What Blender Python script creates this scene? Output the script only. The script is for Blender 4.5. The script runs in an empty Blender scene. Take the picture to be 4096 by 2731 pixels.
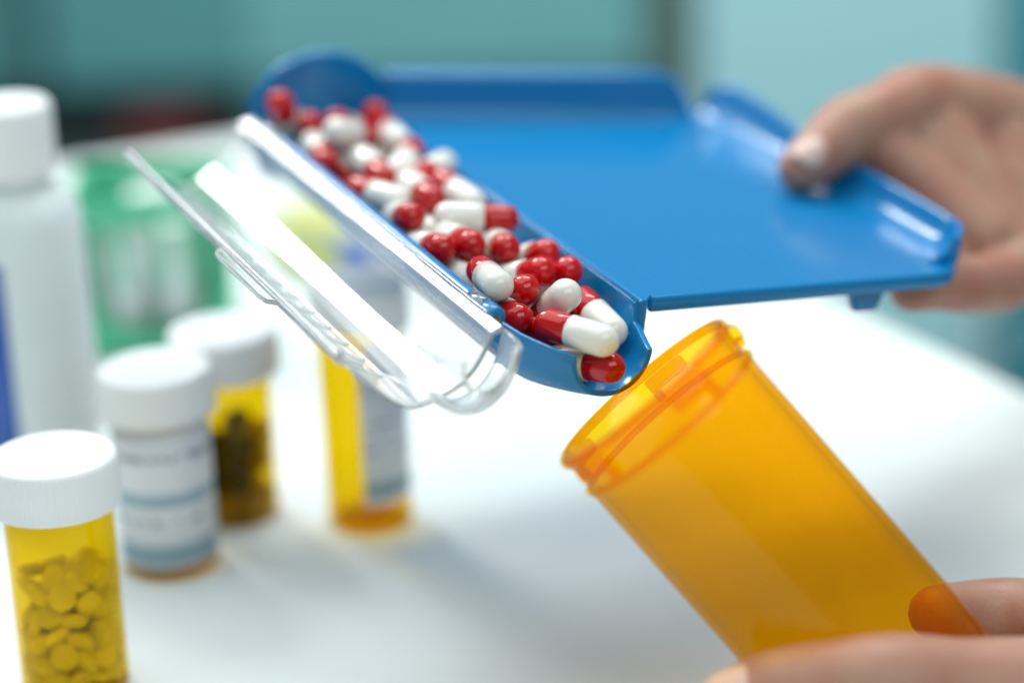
import bpy, bmesh, math, random
from mathutils import Vector, Matrix

# ------------------------------------------------------------------ camera, world, lights, exposure
SC = bpy.context.scene
COL = SC.collection
cam_data = bpy.data.cameras.new('camera')
cam = bpy.data.objects.new('camera', cam_data)
COL.objects.link(cam)
SC.camera = cam
CR = Vector((0.99926292, -0.0131294, -0.03607274))
CU = Vector((0.03838781, 0.34176805, 0.93899999))
CF = Vector((0.0, 0.93969262, -0.34202014))
cam.matrix_world = Matrix(((CR.x, CU.x, -CF.x, 0.0), (CR.y, CU.y, -CF.y, 0.0), (CR.z, CU.z, -CF.z, 0.33), (0, 0, 0, 1)))
cam_data.sensor_width = 36.0
cam_data.lens = 85.0
cam_data.clip_start = 0.02
cam_data.clip_end = 30.0
cam_data.dof.use_dof = True
cam_data.dof.focus_distance = 0.602
cam_data.dof.aperture_fstop = 3.2

world = bpy.data.worlds.new('World')
SC.world = world
world.use_nodes = True
bgn = world.node_tree.nodes['Background']
bgn.inputs['Color'].default_value = (0.78, 0.97, 1.0, 1)
bgn.inputs['Strength'].default_value = 0.26

def area(name, loc, target, sx, sy, power, color):
    d = bpy.data.lights.new(name, 'AREA')
    d.shape = 'RECTANGLE'; d.size = sx; d.size_y = sy; d.energy = power; d.color = color
    o = bpy.data.objects.new(name, d); COL.objects.link(o)
    o.location = loc
    o.rotation_euler = (Vector(target) - Vector(loc)).to_track_quat('-Z', 'Y').to_euler()
    return o
area('key_softbox', (-1.10, 2.48, 1.86), (0.0, 0.62, 0.1), 0.54, 1.02, 33.0, (1.0, 0.985, 0.96))
area('ceiling_panel', (-0.45, 1.20, 2.00), (0.0, 0.62, 0.0), 2.8, 2.6, 45.0, (0.95, 1.0, 1.0))
area('front_panel', (0.55, -0.55, 1.35), (0.05, 0.60, 0.0), 1.6, 0.8, 11.5, (0.95, 1.0, 1.0))  # unseen front fill, added to lighten the table under tray and vial
area('cabinet_fill', (0.20, 1.20, 1.05), (0.12, 1.75, -0.10), 0.60, 0.30, 9.0, (0.92, 1.0, 1.0))  # added fill lamp, there only to brighten the cabinet fronts

SC.view_settings.view_transform = 'Standard'
SC.view_settings.look = 'None'
SC.view_settings.gamma = 1.0
SC.view_settings.exposure = 0.0
SC.view_settings.use_curve_mapping = False
SC.render.engine = 'CYCLES'
SC.cycles.use_denoising = True
SC.cycles.max_bounces = 24
SC.cycles.transmission_bounces = 18
SC.cycles.transparent_max_bounces = 24
SC.cycles.glossy_bounces = 8
SC.cycles.diffuse_bounces = 5
SC.cycles.caustics_refractive = True
SC.cycles.caustics_reflective = True
SC.cycles.blur_glossy = 0.5
SC.cycles.sample_clamp_indirect = 8.0

# ------------------------------------------------------------------ helpers
MM = 0.001
def tag(o, label=None, cat=None, group=None, kind=None):
    if label: o['label'] = label
    if cat: o['category'] = cat
    if group: o['group'] = group
    if kind: o['kind'] = kind
    return o
def empty(name, loc=(0, 0, 0), rot=None):
    o = bpy.data.objects.new(name, None); COL.objects.link(o)
    o.empty_display_size = 0.01
    if rot is not None:
        o.matrix_world = Matrix.Translation(loc) @ rot.to_4x4()
    else:
        o.location = loc
    return o
def mesh(name, verts, faces, smooth=True):
    me = bpy.data.meshes.new(name)
    me.from_pydata([tuple(v) for v in verts], [], faces)
    bm = bmesh.new(); bm.from_mesh(me)
    bmesh.ops.recalc_face_normals(bm, faces=bm.faces)
    bm.to_mesh(me); bm.free()
    for p in me.polygons: p.use_smooth = smooth
    return me
def obj(name, me, mat, parent=None, loc=None, bevel=None, sharp=None):
    o = bpy.data.objects.new(name, me); COL.objects.link(o)
    if mat is not None and len(me.materials) == 0: me.materials.append(mat)
    if parent is not None: o.parent = parent
    if loc is not None: o.location = loc
    if bevel:
        m = o.modifiers.new('bevel', 'BEVEL'); m.width = bevel; m.segments = 3; m.limit_method = 'ANGLE'; m.angle_limit = math.radians(40)
        m.harden_normals = False
    if sharp:
        for p in me.polygons: p.use_smooth = True
        me.set_sharp_from_angle(angle=math.radians(sharp))
    return o
def prism(name, poly, z0, z1, smooth=False):
    n = len(poly)
    v = [(x, y, z0) for x, y in poly] + [(x, y, z1) for x, y in poly]
    f = [tuple(range(n - 1, -1, -1)), tuple(range(n, 2 * n))]
    for i in range(n): f.append((i, (i + 1) % n, n + (i + 1) % n, n + i))
    return mesh(name, v, f, smooth)
def boxm(name, x0, x1, y0, y1, z0, z1):
    return prism(name, [(x0, y0), (x1, y0), (x1, y1), (x0, y1)], z0, z1)
def lathe(name, prof, seg=64, closed=True, mod=None):
    """prof: list of (r, z); closed joins last to first (a solid shell of revolution)."""
    v = []; f = []; n = len(prof)
    for k in range(seg):
        a = 2 * math.pi * k / seg; c, s = math.cos(a), math.sin(a)
        for i, (r, z) in enumerate(prof):
            rr = r if mod is None else r + mod(i, k)
            v.append((rr * c, rr * s, z))
    m = n if closed else n - 1
    for k in range(seg):
        k2 = (k + 1) % seg
        for i in range(m):
            j = (i + 1) % n
            if prof[i][0] < 1e-9 and prof[j][0] < 1e-9: continue
            f.append((k * n + i, k2 * n + i, k2 * n + j, k * n + j))
    me = mesh(name, v, f)
    bm = bmesh.new(); bm.from_mesh(me)
    bmesh.ops.remove_doubles(bm, verts=bm.verts, dist=1e-7)
    bmesh.ops.recalc_face_normals(bm, faces=bm.faces)
    bm.to_mesh(me); bm.free()
    for p in me.polygons: p.use_smooth = True
    return me
def shell(name, inner, outer):
    """inner/outer: lists of sections (equal point counts); closed solid between them."""
    ns, npt = len(inner), len(inner[0])
    v = [p for s in inner for p in s] + [p for s in outer for p in s]
    o = ns * npt; f = []
    I = lambda i, j: i * npt + j
    for i in range(ns - 1):
        for j in range(npt - 1):
            f.append((I(i, j), I(i, j + 1), I(i + 1, j + 1), I(i + 1, j)))
            f.append((o + I(i, j), o + I(i + 1, j), o + I(i + 1, j + 1), o + I(i, j + 1)))
        for j in (0, npt - 1):
            f.append((I(i, j), I(i + 1, j), o + I(i + 1, j), o + I(i, j)))
    for i in (0, ns - 1):
        for j in range(npt - 1):
            f.append((I(i, j), I(i, j + 1), o + I(i, j + 1), o + I(i, j)))
    return mesh(name, v, f)
def tube(name, pts, rad, seg=12, caps=True):
    """swept round bar; rad a number or list."""
    pts = [Vector(p) for p in pts]; n = len(pts)
    rs = rad if isinstance(rad, (list, tuple)) else [rad] * n
    v = []; f = []; up = Vector((0, 0, 1))
    for i, p in enumerate(pts):
        t = (pts[min(i + 1, n - 1)] - pts[max(i - 1, 0)]).normalized()
        a = t.cross(up)
        if a.length < 1e-4: a = t.cross(Vector((1, 0, 0)))
        a.normalize(); b = a.cross(t)
        for k in range(seg):
            w = 2 * math.pi * k / seg
            v.append(p + rs[i] * (math.cos(w) * a + math.sin(w) * b))
    for i in range(n - 1):
        for k in range(seg):
            k2 = (k + 1) % seg
            f.append((i * seg + k, i * seg + k2, (i + 1) * seg + k2, (i + 1) * seg + k))
    if caps:
        f.append(tuple(range(seg))); f.append(tuple(range((n - 1) * seg, n * seg)))
    return mesh(name, v, f)
def sweep(name, path, prof, closed_prof=True):
    """prof points (offset to the path's right side, height) swept along a planar path [(x,y)]."""
    n = len(path); m = len(prof); v = []; f = []
    for i in range(n):
        p = Vector(path[i]); a = Vector(path[max(i - 1, 0)]); b = Vector(path[min(i + 1, n - 1)])
        d0 = (p - a).normalized() if i > 0 else (b - p).normalized()
        d1 = (b - p).normalized() if i < n - 1 else d0
        t = (d0 + d1).normalized(); k = 1.0 / max(0.5, t.dot(d1))
        nr = Vector((t.y, -t.x)) * k
        for (s, h) in prof: v.append((p.x + nr.x * s, p.y + nr.y * s, h))
    for i in range(n - 1):
        for j in range(m):
            j2 = (j + 1) % m
            f.append((i * m + j, i * m + j2, (i + 1) * m + j2, (i + 1) * m + j))
    f.append(tuple(range(m))); f.append(tuple(range((n - 1) * m, n * m)))
    return mesh(name, v, f)
def arc(cx, cy, r, a0, a1, n):
    return [(cx + r * math.cos(math.radians(a0 + (a1 - a0) * i / n)), cy + r * math.sin(math.radians(a0 + (a1 - a0) * i / n))) for i in range(n + 1)]

# ------------------------------------------------------------------ materials (procedural)
def pbr(name, color, rough=0.4, metal=0.0, spec=0.5, coat=0.0, sss=0.0, sss_r=(1, .4, .2), sss_s=0.002, trans=0.0, ior=1.46,
        vary=0.0, vscale=60.0, bump=0.0, bscale=300.0, rvary=0.0, dust=0.0):
    m = bpy.data.materials.new(name); m.use_nodes = True
    nt = m.node_tree; b = nt.nodes['Principled BSDF']
    b.inputs['Base Color'].default_value = (*color, 1)
    b.inputs['Roughness'].default_value = rough
    b.inputs['Metallic'].default_value = metal
    b.inputs['Specular IOR Level'].default_value = spec
    b.inputs['Coat Weight'].default_value = coat
    b.inputs['Coat Roughness'].default_value = 0.04
    b.inputs['IOR'].default_value = ior
    b.inputs['Transmission Weight'].default_value = trans
    if sss > 0:
        b.inputs['Subsurface Weight'].default_value = sss
        b.inputs['Subsurface Radius'].default_value = sss_r
        b.inputs['Subsurface Scale'].default_value = sss_s
    tc = nt.nodes.new('ShaderNodeTexCoord')
    if vary > 0:
        n = nt.nodes.new('ShaderNodeTexNoise'); n.inputs['Scale'].default_value = vscale; n.inputs['Detail'].default_value = 5
        nt.links.new(tc.outputs['Object'], n.inputs['Vector'])
        mx = nt.nodes.new('ShaderNodeMix'); mx.data_type = 'RGBA'
        mx.inputs['A'].default_value = (*[c * (1 - vary) for c in color], 1)
        mx.inputs['B'].default_value = (*[min(1, c * (1 + vary)) for c in color], 1)
        nt.links.new(n.outputs['Fac'], mx.inputs['Factor'])
        nt.links.new(mx.outputs['Result'], b.inputs['Base Color'])
    if rvary > 0:
        n = nt.nodes.new('ShaderNodeTexNoise'); n.inputs['Scale'].default_value = vscale * 2.3; n.inputs['Detail'].default_value = 6
        nt.links.new(tc.outputs['Object'], n.inputs['Vector'])
        mr = nt.nodes.new('ShaderNodeMapRange'); mr.inputs['To Min'].default_value = max(0, rough - rvary); mr.inputs['To Max'].default_value = rough + rvary
        nt.links.new(n.outputs['Fac'], mr.inputs['Value']); nt.links.new(mr.outputs['Result'], b.inputs['Roughness'])
    if bump > 0:
        n = nt.nodes.new('ShaderNodeTexNoise'); n.inputs['Scale'].default_value = bscale; n.inputs['Detail'].default_value = 4
        nt.links.new(tc.outputs['Object'], n.inputs['Vector'])
        bp = nt.nodes.new('ShaderNodeBump'); bp.inputs['Strength'].default_value = bump; bp.inputs['Distance'].default_value = 0.0005
        nt.links.new(n.outputs['Fac'], bp.inputs['Height']); nt.links.new(bp.outputs['Normal'], b.inputs['Normal'])
    return m
M = {}
M['blue'] = pbr('blue_plastic', (0.004, 0.188, 0.455), 0.15, spec=0.5, rvary=0.05, vscale=40, bump=0.03, bscale=900, vary=0.03)
M['clear'] = pbr('clear_plastic', (0.985, 0.995, 1.0), 0.02, trans=0.91, ior=1.20, coat=0.9, rvary=0.012, vscale=90)
def tinted_plastic(name, tint, glow, glow_amt, rough=0.06):
    """thin coloured plastic: tinted see-through, a little scatter in the wall, glossy skin by Fresnel."""
    m = bpy.data.materials.new(name); m.use_nodes = True; nt = m.node_tree; nt.nodes.clear()
    out = nt.nodes.new('ShaderNodeOutputMaterial')
    tr = nt.nodes.new('ShaderNodeBsdfTransparent'); tr.inputs['Color'].default_value = (*tint, 1)
    tl = nt.nodes.new('ShaderNodeBsdfTranslucent'); tl.inputs['Color'].default_value = (*glow, 1)
    df = nt.nodes.new('ShaderNodeBsdfDiffuse'); df.inputs['Color'].default_value = (*glow, 1)
    gl = nt.nodes.new('ShaderNodeBsdfGlossy'); gl.inputs['Roughness'].default_value = rough
    m0 = nt.nodes.new('ShaderNodeMixShader'); m0.inputs[0].default_value = 0.4
    nt.links.new(tl.outputs[0], m0.inputs[1]); nt.links.new(df.outputs[0], m0.inputs[2])
    m1 = nt.nodes.new('ShaderNodeMixShader')
    tc = nt.nodes.new('ShaderNodeTexCoord'); mp = nt.nodes.new('ShaderNodeMapping'); mp.inputs['Scale'].default_value = (260, 260, 12)
    nz = nt.nodes.new('ShaderNodeTexNoise'); nz.inputs['Scale'].default_value = 1.0; nz.inputs['Detail'].default_value = 4
    nt.links.new(tc.outputs['Object'], mp.inputs['Vector']); nt.links.new(mp.outputs['Vector'], nz.inputs['Vector'])
    mr = nt.nodes.new('ShaderNodeMapRange'); mr.inputs['To Min'].default_value = glow_amt * 0.6; mr.inputs['To Max'].default_value = glow_amt * 1.4
    nt.links.new(nz.outputs['Fac'], mr.inputs['Value']); nt.links.new(mr.outputs['Result'], m1.inputs[0])
    nt.links.new(tr.outputs[0], m1.inputs[1]); nt.links.new(m0.outputs[0], m1.inputs[2])
    lw = nt.nodes.new('ShaderNodeLayerWeight'); lw.inputs['Blend'].default_value = 0.5
    pw = nt.nodes.new('ShaderNodeMath'); pw.operation = 'POWER'; pw.inputs[1].default_value = 5.0
    nt.links.new(lw.outputs['Facing'], pw.inputs[0])
    fr = nt.nodes.new('ShaderNodeMath'); fr.operation = 'MULTIPLY_ADD'; fr.inputs[1].default_value = 0.55; fr.inputs[2].default_value = 0.016
    nt.links.new(pw.outputs[0], fr.inputs[0])
    m2 = nt.nodes.new('ShaderNodeMixShader'); nt.links.new(fr.outputs[0], m2.inputs[0])
    nt.links.new(m1.outputs[0], m2.inputs[1]); nt.links.new(gl.outputs[0], m2.inputs[2])
    nt.links.new(m2.outputs[0], out.inputs['Surface'])
    return m
M['amber'] = tinted_plastic('amber_plastic', (1.0, 0.645, 0.008), (1.0, 0.45, 0.002), 0.06)
M['inner_wall'] = tinted_plastic('clear_inner_wall', (1.0, 0.995, 0.98), (1.0, 0.45, 0.002), 0.03)
M['amber_lug'] = tinted_plastic('amber_plastic_thick', (1.0, 0.80, 0.12), (1.0, 0.40, 0.003), 0.08)
M['amber_pale'] = tinted_plastic('yellow_amber_plastic', (0.90, 0.72, 0.012), (0.92, 0.60, 0.004), 0.04)
M['emboss'] = pbr('frosted_clear_plastic', (0.93, 0.97, 0.98), 0.15, trans=0.55, ior=1.3)
M['red'] = pbr('red_gelatin', (0.52, 0.003, 0.005), 0.05, spec=0.6, vary=0.06, vscale=400, bump=0.05, bscale=500)
def drift(m, amt):
    nt = m.node_tree; b = nt.nodes['Principled BSDF']; oi = nt.nodes.new('ShaderNodeObjectInfo')
    hs = nt.nodes.new('ShaderNodeHueSaturation'); mr = nt.nodes.new('ShaderNodeMapRange')
    mr.inputs['To Min'].default_value = 1 - amt; mr.inputs['To Max'].default_value = 1 + amt * 0.4
    nt.links.new(oi.outputs['Random'], mr.inputs['Value']); nt.links.new(mr.outputs['Result'], hs.inputs['Value'])
    l = b.inputs['Base Color'].links
    if l: nt.links.new(l[0].from_socket, hs.inputs['Color'])
    else: hs.inputs['Color'].default_value = b.inputs['Base Color'].default_value
    nt.links.new(hs.outputs['Color'], b.inputs['Base Color'])
def scuff(m, amt=0.25, scale=26.0):
    """fine directional scratches in the gloss and sparse pale powder specks."""
    nt = m.node_tree; b = nt.nodes['Principled BSDF']; tc = nt.nodes.new('ShaderNodeTexCoord')
    mp = nt.nodes.new('ShaderNodeMapping'); mp.inputs['Scale'].default_value = (scale * 30, scale, scale * 8); mp.inputs['Rotation'].default_value = (0, 0, 0.6)
    nt.links.new(tc.outputs['Object'], mp.inputs['Vector'])
    n = nt.nodes.new('ShaderNodeTexNoise'); n.inputs['Scale'].default_value = 3.0; n.inputs['Detail'].default_value = 3
    nt.links.new(mp.outputs['Vector'], n.inputs['Vector'])
    r = nt.nodes.new('ShaderNodeMapRange'); r.inputs['From Min'].default_value = 0.55; r.inputs['From Max'].default_value = 0.8
    r.inputs['To Min'].default_value = b.inputs['Roughness'].default_value; r.inputs['To Max'].default_value = b.inputs['Roughness'].default_value + amt
    nt.links.new(n.outputs['Fac'], r.inputs['Value']); nt.links.new(r.outputs['Result'], b.inputs['Roughness'])
    v = nt.nodes.new('ShaderNodeTexVoronoi'); v.inputs['Scale'].default_value = 120.0; v.inputs['Randomness'].default_value = 1.0
    nt.links.new(tc.outputs['Object'], v.inputs['Vector'])
    n3 = nt.nodes.new('ShaderNodeTexNoise'); n3.inputs['Scale'].default_value = 45.0
    nt.links.new(tc.outputs['Object'], n3.inputs['Vector'])
    th = nt.nodes.new('ShaderNodeMath'); th.operation = 'MULTIPLY_ADD'; th.inputs[1].default_value = 0.22; th.inputs[2].default_value = -0.095
    nt.links.new(n3.outputs['Fac'], th.inputs[0])
    lt = nt.nodes.new('ShaderNodeMath'); lt.operation = 'LESS_THAN'
    nt.links.new(v.outputs['Distance'], lt.inputs[0]); nt.links.new(th.outputs[0], lt.inputs[1])
    mul = nt.nodes.new('ShaderNodeMath'); mul.operation = 'MULTIPLY'; mul.inputs[1].default_value = 0.35
    nt.links.new(lt.outputs[0], mul.inputs[0])
    mx = nt.nodes.new('ShaderNodeMix'); mx.data_type = 'RGBA'; mx.inputs['B'].default_value = (0.75, 0.75, 0.72, 1)
    l = b.inputs['Base Color'].links
    if l: nt.links.new(l[0].from_socket, mx.inputs['A'])
    else: mx.inputs['A'].default_value = b.inputs['Base Color'].default_value
    nt.links.new(mul.outputs[0], mx.inputs['Factor']); nt.links.new(mx.outputs['Result'], b.inputs['Base Color'])
M['white_gel'] = pbr('white_gelatin', (0.80, 0.80, 0.745), 0.08, spec=0.6, coat=0.2, sss=0.25, sss_r=(1, .8, .6), sss_s=0.001, bump=0.05, bscale=500)
M['table'] = pbr('white_laminate', (0.76, 0.815, 0.815), 0.5, spec=0.3, vary=0.012, vscale=8, rvary=0.06)
M['cap'] = pbr('white_polypropylene', (0.80, 0.82, 0.82), 0.42, bump=0.03, bscale=800, vary=0.02)
M['hdpe'] = pbr('milky_polyethylene', (0.72, 0.78, 0.79), 0.45, sss=0.3, sss_s=0.006, sss_r=(1, 1, 1), vary=0.02)
M['label_blue'] = pbr('blue_label', (0.02, 0.10, 0.42), 0.45, vary=0.05)
M['green'] = pbr('green_plastic', (0.09, 0.55, 0.33), 0.4, vary=0.06, vscale=30)
M['yellow'] = pbr('yellow_card', (0.62, 0.60, 0.02), 0.55, vary=0.04)
M['carton_blue'] = pbr('blue_card', (0.015, 0.14, 0.62), 0.5, vary=0.04)
M['carton_white'] = pbr('white_card', (0.75, 0.78, 0.78), 0.55, vary=0.02)
M['tablet'] = pbr('pale_tablet', (0.88, 0.84, 0.66), 0.55, vary=0.06, vscale=200, bump=0.15, bscale=1500)
M['softgel'] = pbr('dark_green_softgel', (0.035, 0.045, 0.012), 0.25, vary=0.1)
M['softgel_pale'] = pbr('ochre_softgel', (0.42, 0.30, 0.06), 0.3, vary=0.1)
M['skin'] = None
M['nail'] = pbr('fingernail', (0.68, 0.49, 0.43), 0.36, spec=0.35, vary=0.06, vscale=90)
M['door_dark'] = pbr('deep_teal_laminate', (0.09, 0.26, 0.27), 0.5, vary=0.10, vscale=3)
M['door_left'] = pbr('teal_laminate_shaded', (0.12, 0.36, 0.385), 0.5, vary=0.10, vscale=3)  # door_mid tone made darker: light fading leftward put into the colour
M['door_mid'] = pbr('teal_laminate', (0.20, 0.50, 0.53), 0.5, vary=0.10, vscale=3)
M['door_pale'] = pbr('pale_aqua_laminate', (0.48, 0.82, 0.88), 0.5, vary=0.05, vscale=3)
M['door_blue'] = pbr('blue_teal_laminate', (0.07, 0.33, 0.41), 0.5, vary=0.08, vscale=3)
M['carcass'] = pbr('grey_green_board', (0.13, 0.20, 0.18), 0.6, vary=0.1, vscale=5)
M['recess'] = pbr('shade_dark_board', (0.018, 0.035, 0.035), 0.7, vary=0.1, vscale=5)  # near black: shade inside an open bay put into the colour
M['maroon'] = pbr('maroon_card', (0.10, 0.018, 0.016), 0.6, vary=0.1)
M['steel'] = pbr('satin_steel', (0.45, 0.47, 0.47), 0.35, metal=1.0, rvary=0.08)
M['floor'] = pbr('grey_vinyl', (0.16, 0.21, 0.20), 0.5, vary=0.12, vscale=4)
M['pin'] = pbr('brass_pin', (0.22, 0.16, 0.07), 0.35, metal=0.8)

scuff(M['blue'], 0.22); scuff(M['clear'], 0.10, 40.0)
drift(M['red'], 0.14); drift(M['white_gel'], 0.05); drift(M['tablet'], 0.15)
def skin_mat():
    m = pbr('skin', (0.42, 0.215, 0.145), 0.46, spec=0.4, sss=0.18, sss_r=(1.0, .35, .18), sss_s=0.004)
    nt = m.node_tree; b = nt.nodes['Principled BSDF']
    tc = nt.nodes.new('ShaderNodeTexCoord')
    n = nt.nodes.new('ShaderNodeTexNoise'); n.inputs['Scale'].default_value = 55; n.inputs['Detail'].default_value = 6
    nt.links.new(tc.outputs['Object'], n.inputs['Vector'])
    cr = nt.nodes.new('ShaderNodeValToRGB')
    cr.color_ramp.elements[0].position = 0.32; cr.color_ramp.elements[0].color = (0.39, 0.165, 0.12, 1)
    cr.color_ramp.elements[1].position = 0.70; cr.color_ramp.elements[1].color = (0.43, 0.26, 0.185, 1)
    nt.links.new(n.outputs['Fac'], cr.inputs['Fac']); nt.links.new(cr.outputs['Color'], b.inputs['Base Color'])
    v = nt.nodes.new('ShaderNodeTexVoronoi'); v.inputs['Scale'].default_value = 900
    nt.links.new(tc.outputs['Object'], v.inputs['Vector'])
    n2 = nt.nodes.new('ShaderNodeTexNoise'); n2.inputs['Scale'].default_value = 260; n2.inputs['Detail'].default_value = 5
    nt.links.new(tc.outputs['Object'], n2.inputs['Vector'])
    ad = nt.nodes.new('ShaderNodeMath'); ad.operation = 'ADD'
    nt.links.new(v.outputs['Distance'], ad.inputs[0]); nt.links.new(n2.outputs['Fac'], ad.inputs[1])
    bp = nt.nodes.new('ShaderNodeBump'); bp.inputs['Strength'].default_value = 0.16; bp.inputs['Distance'].default_value = 0.0005
    nt.links.new(ad.outputs[0], bp.inputs['Height']); nt.links.new(bp.outputs['Normal'], b.inputs['Normal'])
    return m
M['skin'] = skin_mat()

def print_mat(name, base, bands):
    """paper label; bands = (z0, z1, colour, dash scale or 0) of flat print, in object metres."""
    m = pbr(name, base, 0.5)
    nt = m.node_tree; b = nt.nodes['Principled BSDF']
    tc = nt.nodes.new('ShaderNodeTexCoord'); sp = nt.nodes.new('ShaderNodeSeparateXYZ')
    nt.links.new(tc.outputs['Object'], sp.inputs[0])
    cur = None
    for (z0, z1, colr, dash) in bands:
        g = nt.nodes.new('ShaderNodeMath'); g.operation = 'COMPARE'
        g.inputs[1].default_value = (z0 + z1) / 2; g.inputs[2].default_value = (z1 - z0) / 2
        nt.links.new(sp.outputs['Z'], g.inputs[0]); fac = g.outputs[0]
        if dash:
            n = nt.nodes.new('ShaderNodeTexNoise'); n.inputs['Scale'].default_value = dash; n.inputs['Detail'].default_value = 1
            nt.links.new(tc.outputs['Object'], n.inputs['Vector'])
            t = nt.nodes.new('ShaderNodeMath'); t.operation = 'GREATER_THAN'; t.inputs[1].default_value = 0.47
            nt.links.new(n.outputs['Fac'], t.inputs[0])
            mu = nt.nodes.new('ShaderNodeMath'); mu.operation = 'MULTIPLY'
            nt.links.new(fac, mu.inputs[0]); nt.links.new(t.outputs[0], mu.inputs[1]); fac = mu.outputs[0]
        mx = nt.nodes.new('ShaderNodeMix'); mx.data_type = 'RGBA'
        if cur is None: mx.inputs['A'].default_value = (*base, 1)
        else: nt.links.new(cur, mx.inputs['A'])
        mx.inputs['B'].default_value = (*colr, 1)
        nt.links.new(fac, mx.inputs['Factor']); cur = mx.outputs['Result']
    if cur is not None: nt.links.new(cur, b.inputs['Base Color'])
    return m

# ------------------------------------------------------------------ setting: table, floor, cabinets behind
tag(obj('floor', boxm('floor', -2.5, 2.5, -1.0, 2.6, -0.76, -0.74), M['floor']), kind='structure')
TBL = 0.0231      # table top height
KS = 0.93         # bottles and bin: size factor
K = Vector((-0.0381, 1.1895)); E1 = Vector((-0.9103, -0.4139)); E2 = Vector((0.461, -0.8874))
tp = [K, K + E1 * 1.2, K + E1 * 1.2 + E2 * 1.6, K + E2 * 1.6]
tab = obj('table', prism('table', [tuple(p) for p in tp][::-1], TBL - 0.03, TBL), M['table'], bevel=0.003)
tag(tab, 'white laminate table top carrying the bottles', 'table', kind='structure')
for i, p in enumerate(tp):
    c = (tp[0] + tp[2]) / 2; q = p + (c - p).normalized() * 0.14
    obj('table_leg', prism('table_leg', [(q.x - .02, q.y - .02), (q.x + .02, q.y - .02), (q.x + .02, q.y + .02), (q.x - .02, q.y + .02)], -0.74, TBL - 0.032), M['steel'], tab)

cab = empty('cabinet', (0, 1.75, -0.74))
tag(cab, 'teal fronted cupboards standing behind the white table', 'cabinet')
obj('carcass', boxm('carcass', -1.5, 1.5, 0.02, 0.45, 0.0, 0.95), M['carcass'], cab)
def door(x0, x1, z0, z1, mat, hx=None):
    d = obj('door', boxm('door', x0, x1, -0.002, 0.018, z0, z1), mat, cab, bevel=0.002)
    if hx is not None:
        obj('handle', tube('handle', [(hx, -0.004, z0 + 0.20), (hx, -0.028, z0 + 0.20), (hx, -0.028, z0 + 0.32), (hx, -0.004, z0 + 0.32)], 0.005), M['steel'], d)
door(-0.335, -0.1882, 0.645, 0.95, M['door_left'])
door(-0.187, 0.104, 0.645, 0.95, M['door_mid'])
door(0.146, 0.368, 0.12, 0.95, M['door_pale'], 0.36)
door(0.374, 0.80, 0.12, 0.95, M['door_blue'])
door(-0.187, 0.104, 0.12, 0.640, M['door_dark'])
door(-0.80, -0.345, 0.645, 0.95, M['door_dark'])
obj('recess_shade_panel', boxm('recess_shade_panel', -0.80, -0.190, 0.012, 0.0195, 0.10, 0.640), M['recess'], cab)  # flat dark sheet standing in for the shade of an open bay
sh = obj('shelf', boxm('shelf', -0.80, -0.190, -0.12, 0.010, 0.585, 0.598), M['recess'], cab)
bx = obj('box', boxm('box', -0.028, 0.028, -0.03, 0.03, 0, 0.036), M['maroon'], None, (-0.245, 1.695, -0.1415), bevel=0.002)
tag(bx, 'dark maroon box on the dim shelf of the cupboards', 'box')

# ------------------------------------------------------------------ pharmacy bottles on the table
def amber_body(r, h, wall=1.3, seg=72, neck=None):
    """open cylinder shell with a floor; r, h, wall in mm."""
    b = 1.2
    pr = [(0.0, 0.9), (r - 3.2, 0.9), (r - 2.6, 0.0), (r - 1.2, 0.0), (r - 0.3, 0.5), (r, 1.6), (r, h * 0.5), (r, h - 0.6), (r - 0.3, h),
          (r - wall + 0.3, h), (r - wall, h - 0.4), (r - wall, h * 0.5), (r - wall - 0.1, 4.2), (r - wall - 1.2, 2.7), (0.0, 2.5)]
    return lathe('body', [(a * MM, c * MM) for a, c in pr], seg, closed=False)
def two_walls(me, outer):
    """tint sits on the outer skin; inward facing faces take the untinted inner skin."""
    me.materials.append(outer); me.materials.append(M['inner_wall'])
    for p in me.polygons:
        rad = Vector((p.center.x, p.center.y, 0))
        if rad.length > 1e-6 and p.normal.dot(rad.normalized()) < -0.3: p.material_index = 1
    return me
def cap_mesh(r, h, ridges=84):
    pr = [(0, h), (r - 3.0, h), (r - 2.0, h + 0.3), (r - 1.0, h), (r - 0.25, h - 0.7), (r, h - 1.8), (r, h * 0.5), (r, 1.2), (r + 0.25, 0.9), (r + 0.25, 0.0), (r - 1.4, 0.0), (r - 1.4, h - 1.6), (0, h - 1.6)]
    seg = ridges * 4
    md = lambda i, k: (0.00022 if (k % 4) in (0, 1) else 0.0) if i in (5, 6, 7) else 0.0
    return lathe('cap', [(a * MM, c * MM) for a, c in pr], seg, closed=False, mod=md)
def label_mesh(r, z0, z1, a0, a1, n=40):
    inn = []; out = []
    for z in (z0, z1):
        inn.append([((r + .05) * MM * math.cos(math.radians(a0 + (a1 - a0) * i / n)), (r + .05) * MM * math.sin(math.radians(a0 + (a1 - a0) * i / n)), z * MM) for i in range(n + 1)])
        out.append([((r + .25) * MM * math.cos(math.radians(a0 + (a1 - a0) * i / n)), (r + .25) * MM * math.sin(math.radians(a0 + (a1 - a0) * i / n)), z * MM) for i in range(n + 1)])
    return shell('label', inn, out)
def pill_bottle(loc, r, h, rc, hc, label, lab=None):
    t = empty('pill_bottle', loc); t.scale = (KS, KS, KS)
    tag(t, label, 'bottle', 'amber pill bottles on the white table')
    obj('body', two_walls(amber_body(r, h - hc + 6.0), M['amber_pale']), None, t)
    c = obj('cap', cap_mesh(rc, hc), M['cap'], t, (0, 0, (h - hc) * MM), sharp=50)
    if lab:
        obj('label', label_mesh(r, *lab[:4]), lab[4], t)
    return t
grey = (0.28, 0.31, 0.34); bluegrey = (0.30, 0.44, 0.52)
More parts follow.
